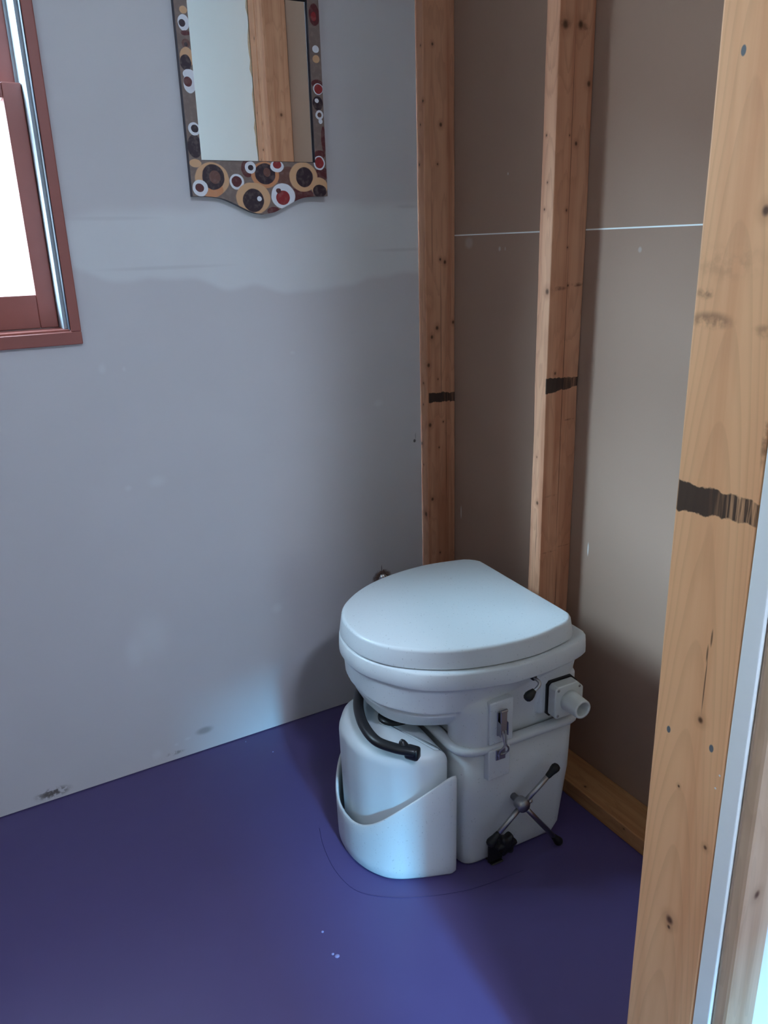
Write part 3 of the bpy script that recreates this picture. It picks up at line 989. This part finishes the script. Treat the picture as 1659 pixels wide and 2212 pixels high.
def open_off(d):
    out = []
    n = len(open_)
    for i in range(n):
        a, b = Vector(open_[max(i - 1, 0)]), Vector(open_[min(i + 1, n - 1)])
        t = (b - a).normalized()
        nr = Vector((t.y, -t.x))
        c = Vector(open_[i])
        if nr.dot(c - Vector((0.3, 0.03))) < 0:
            nr = -nr
        out.append((c.x - nr.x * d, c.y - nr.y * d))
    return out


th = 0.007
bm = bmesh.new()
layers = [(0.016, 0.0006), (0.007, 0.003), (0.002, 0.010), (0.0015, 0.03)]
rings = [[Vector((x, y, z)) for x, y in open_off(d)] for d, z in layers]
for t in (0.35, 0.7, 0.96):
    rings.append([Vector((x, y, 0.03 + (hrim(y) - 0.03) * t)) for x, y in open_off(0.0015 * (1 - t))])
rings.append([Vector((x, y, hrim(y))) for x, y in open_off(0.0018)])
rings.append([Vector((x, y, hrim(y) + 0.0006)) for x, y in open_off(th * 0.5)])
rings.append([Vector((x, y, hrim(y) - 0.001)) for x, y in open_off(th - 0.001)])
for t in (0.8, 0.4, 0.0):
    rings.append([Vector((x, y, 0.02 + (hrim(y) - 0.02) * t)) for x, y in open_off(th)])
vr = add_loft(bm, rings, False, False, closed=False)
bm.faces.new(list(reversed(vr[0])))
bm.faces.new(vr[-1])
for e in (0, -1):
    for a, b in ((vr[i][e], vr[i + 1][e]) for i in range(0)):
        pass
bm.faces.new([r[0] for r in vr])
bm.faces.new([r[-1] for r in reversed(vr)])
tp('bottle_pocket', bm, M_PL)

# removable bottle
BO = round_poly([(0.296, -0.128), (0.330, -0.128), (0.402, -0.102), (0.447, -0.036), (0.452, 0.022), (0.447, 0.080), (0.402, 0.146), (0.330, 0.172), (0.296, 0.172)], [0.012, .05, .07, .1, .1, .1, .07, .05, 0.012], 5)
BOR = [(p.x, p.y) for p in resample([(x, y, 0) for x, y in BO], 110, True)]
bm = bmesh.new()
rings = [ring(offset(BOR, 0.012), 0.022), ring(offset(BOR, 0.004), 0.026), ring(offset(BOR, 0.003), 0.05), ring(BOR, 0.262)]
for a in range(1, 7):
    t = a / 6 * pi / 2
    rings.append(ring(offset(BOR, 0.026 * (1 - cos(t))), 0.262 + 0.026 * sin(t)))
rings.append(ring(scale_d(offset(BOR, 0.026), 0.6, (0.37, 0.022)), 0.2915))
rings.append(ring(scale_d(offset(BOR, 0.026), 0.2, (0.37, 0.022)), 0.292))
add_loft(bm, rings)
bottle = tp('urine_bottle', bm, M_BOTTLE, label='white plastic bottle sitting in the front pocket')
hp = catmull([(0.352, -0.096, 0.310), (0.366, -0.084, 0.316), (0.385, -0.055, 0.318), (0.408, -0.008, 0.318), (0.424, 0.050, 0.317), (0.424, 0.105, 0.314), (0.402, 0.140, 0.311), (0.378, 0.160, 0.308), (0.366, 0.166, 0.306)], 6)
bm = bmesh.new()
add_tube(bm, hp, 0.0095, 12, ry=0.0112)
for c, ang in (((0.372, 0.160, 0.301), 2.2), ((0.358, -0.092, 0.301), 0.9)):
    q = bmesh.new()
    add_box(q, (-0.015, -0.011, -0.012), (0.015, 0.011, 0.014), 0.006, 2)
    bmesh.ops.rotate(q, verts=q.verts, matrix=Matrix.Rotation(ang, 3, 'Z'))
    bmesh.ops.translate(q, verts=q.verts, vec=c)
    me = bpy.data.meshes.new('tmp')
    q.to_mesh(me)
    q.free()
    bm.from_mesh(me)
    bpy.data.meshes.remove(me)
add_lathe(bm, (0.383, 0.147, 0.303), (0.15, -0.1, 1), [(.012, 0), (.0105, .012), (.006, .021), (.002, .025), (0, .0255)], 10)
add_lathe(bm, (0.358, -0.092, 0.303), (0.1, 0.1, 1), [(.012, 0), (.0105, .012), (.006, .021), (.002, .025), (0, .0255)], 10)
tp('carry_handle', bm, M_BLK, bottle)
tp('bottle_cap', add_lathe(bmesh.new(), (0.340, 0.020, 0.286), (0, 0, 1), [(.034, 0), (.034, .009), (.032, .012), (.022, .015), (.0, .0155)], 24), M_BLK, bottle)

# latch pads moulded on the near side
def pad(z0, z1, f0, f1, s0, s1, lo_cut):
    bm = bmesh.new()
    add_loft(bm, [[Vector((f0, s0, z0)), Vector((f1, s0, z0)), Vector((f1, s1, z0 + lo_cut)), Vector((f0, s1, z0 + lo_cut))],
                  [Vector((f0, s0, z1)), Vector((f1, s0, z1)), Vector((f1, s1, z1)), Vector((f0, s1, z1))]])
    return bm


tp('latch_pad', pad(0.211, 0.287, 0.179, 0.231, 0.19, 0.2145, 0.008), M_PL, bev=0.003)
tp('latch_pad', pad(0.297, 0.394, 0.173, 0.229, 0.18, 0.2135, 0.002), M_PL, bev=0.003)
# over-centre latch
LF = 0.2035
bm = bmesh.new()
add_box(bm, (LF - 0.009, 0.2135, 0.318), (LF + 0.009, 0.216, 0.372), 0.0008, 1)
add_box(bm, (LF - 0.0095, 0.2155, 0.322), (LF - 0.0075, 0.228, 0.352), 0.0006, 1)
add_box(bm, (LF + 0.0075, 0.2155, 0.322), (LF + 0.0095, 0.228, 0.352), 0.0006, 1)
add_box(bm, (LF - 0.0075, 0.222, 0.330), (LF + 0.0075, 0.2255, 0.376), 0.001, 1)
add_tube(bm, [(LF - 0.0075, 0.224, 0.377), (LF + 0.0075, 0.224, 0.377)], 0.0032, 10)
latch = tp('latch', bm, M_STEEL, label='steel toggle latch', smooth=False)
bm = bmesh.new()
bail = catmull([(LF + 0.004, 0.225, 0.334), (LF + 0.003, 0.229, 0.318), (LF + 0.002, 0.2315, 0.305), (LF + 0.009, 0.229, 0.294), (LF + 0.010, 0.225, 0.283), (LF, 0.223, 0.279), (LF - 0.010, 0.225, 0.283), (LF - 0.009, 0.229, 0.294), (LF - 0.002, 0.2315, 0.305), (LF - 0.003, 0.229, 0.318), (LF - 0.004, 0.225, 0.334)], 4)
add_tube(bm, bail, 0.0019, 8)
tp('bail', bm, M_STEEL, latch)
bm = bmesh.new()
add_box(bm, (LF - 0.011, 0.2145, 0.262), (LF + 0.011, 0.217, 0.286), 0.0008, 1)
add_box(bm, (LF - 0.008, 0.2165, 0.272), (LF + 0.008, 0.2195, 0.278), 0.0008, 1)
add_box(bm, (LF - 0.008, 0.2190, 0.266), (LF + 0.008, 0.2215, 0.278), 0.0008, 1)
tp('latch_hook', bm, M_STEEL, latch, smooth=False)

# vent housing: octagonal block with a short pipe
VF0, VF1, VZ0, VZ1 = 0.008, 0.082, 0.316, 0.392
cc = 0.016
octa = [(VF0 + cc, VZ0), (VF1 - cc * .4, VZ0), (VF1, VZ0 + cc * .4), (VF1, VZ1 - cc * .4), (VF1 - cc * .4, VZ1), (VF0 + cc, VZ1), (VF0, VZ1 - cc), (VF0, VZ0 + cc)]
bm = bmesh.new()
add_loft(bm, [[Vector((0.045 + (f - 0.045) * 1.05, 0.1980, 0.354 + (z - 0.354) * 1.05)) for f, z in octa], [Vector((0.045 + (f - 0.045) * 1.05, 0.2032, 0.354 + (z - 0.354) * 1.05)) for f, z in octa]])
gs = tp('gasket', bm, M_RUB, smooth=False)
bm = bmesh.new()
oc2 = [(0.045 + (f - 0.045) * 0.97, 0.354 + (z - 0.354) * 0.97) for f, z in octa]
add_loft(bm, [[Vector((f, 0.203, z)) for f, z in oc2], [Vector((f, 0.2265, z)) for f, z in oc2]])
vent = tp('vent_housing', bm, M_FAN, smooth=False, bev=0.003)
bm = bmesh.new()
add_lathe(bm, (0.045, 0.224, 0.354), (0, 1, 0), [(.0225, 0), (.0212, .010), (.0200, .042), (.0192, .044), (.0150, .044), (.0145, .042), (.0145, .006)], 28)
tp('vent_pipe', bm, M_FAN, vent)
for f, z in ((0.073, 0.383), (0.073, 0.325), (0.020, 0.380), (0.020, 0.328)):
    tp('screw', add_lathe(bmesh.new(), (f, 0.2262, z), (0, 1, 0), [(.003, 0), (.003, .0012), (.002, .0016), (0, .0016)], 10), M_STEEL, vent)

# trap-door handle below the rim
bm = bmesh.new()
hs = catmull([(0.130, 0.195, 0.4270), (0.130, 0.222, 0.4265), (0.128, 0.232, 0.4240), (0.130, 0.236, 0.4190), (0.138, 0.2375, 0.414), (0.148, 0.238, 0.409)], 5)
add_tube(bm, hs, 0.0034, 10)
th_ = tp('trap_handle', bm, M_STEEL)
add_lathe_bm = add_lathe(bmesh.new(), (0.143, 0.238, 0.4125), (0.75, 0.02, -0.5), [(.0050, 0), (.0065, .004), (.0088, .010), (.0098, .016), (.0085, .022), (.005, .0255), (0, .0265)], 18)
tp('knob', add_lathe_bm, M_RUB, th_)
tp('bushing', add_lathe(bmesh.new(), (0.130, 0.2, 0.4270), (0, 1, 0), [(.0065, 0), (.0065, .020), (.0035, .0205)], 14), M_RUB, th_)

# stirring crank with three arms
HC = Vector((0.156, 0.0, 0.1435))
crank = empty('crank', (0, 0, 0))
crank.parent = T
crank['label'] = 'three-armed steel crank with black tips'
bm = bmesh.new()
add_lathe(bm, (HC.x, 0.19, HC.z), (0, 1, 0), [(.0075, 0), (.0075, .026), (.0135, .0265), (.0145, .030), (.0145, .046), (.012, .049), (0, .0495)], 22)
add_lathe(bm, (HC.x - 0.012, 0.228, HC.z), (-1, 0, 0.15), [(.005, 0), (.005, .010), (.0035, .012), (0, .012)], 12)
tp('hub', bm, M_STEEL, crank)
for f, z in ((0.086, 0.200), (0.226, 0.091), (0.066, 0.022)):
    e = Vector((f, 0.232, z))
    c = Vector((HC.x, 0.229, HC.z))
    d = (e - c).normalized()
    arm = tp('arm', add_tube(bmesh.new(), [c + d * 0.008, c + d * 0.04, e - d * .004], 0.0054, 12), M_STEEL, crank)
    tp('tip', add_lathe(bmesh.new(), e - d * 0.014, d, [(.0055, 0), (.0062, .003), (.0072, .012), (.0092, .020), (.0098, .026), (.0075, .0315), (.003, .0335), (0, .034)], 18), M_RUB, arm)

# hold-down bracket with its star knob, at the floor on the near side
bm = bmesh.new()
add_box(bm, (0.188, 0.180, 0.0008), (0.218, 0.2145, 0.005), 0.002, 1)
add_box(bm, (0.186, 0.2015, 0.004), (0.222, 0.2075, 0.056), 0.002, 1)
tp('hold_down_bracket', bm, M_BLK, smooth=False)
lob = [(0.0215 + 0.0035 * cos(6 * a), a) for a in [2 * pi * i / 60 for i in range(60)]]
c = Vector((0.190, 0.0, 0.054))
bm = bmesh.new()
R = lambda s, y: [Vector((c.x + s * r * cos(a), y, c.z + s * r * sin(a))) for r, a in lob]
add_loft(bm, [R(.45, .207), R(.5, .212), R(.95, .214), R(1.0, .218), R(1.0, .226), R(.93, .230), R(.5, .232)])
tp('star_knob', bm, M_RUB)
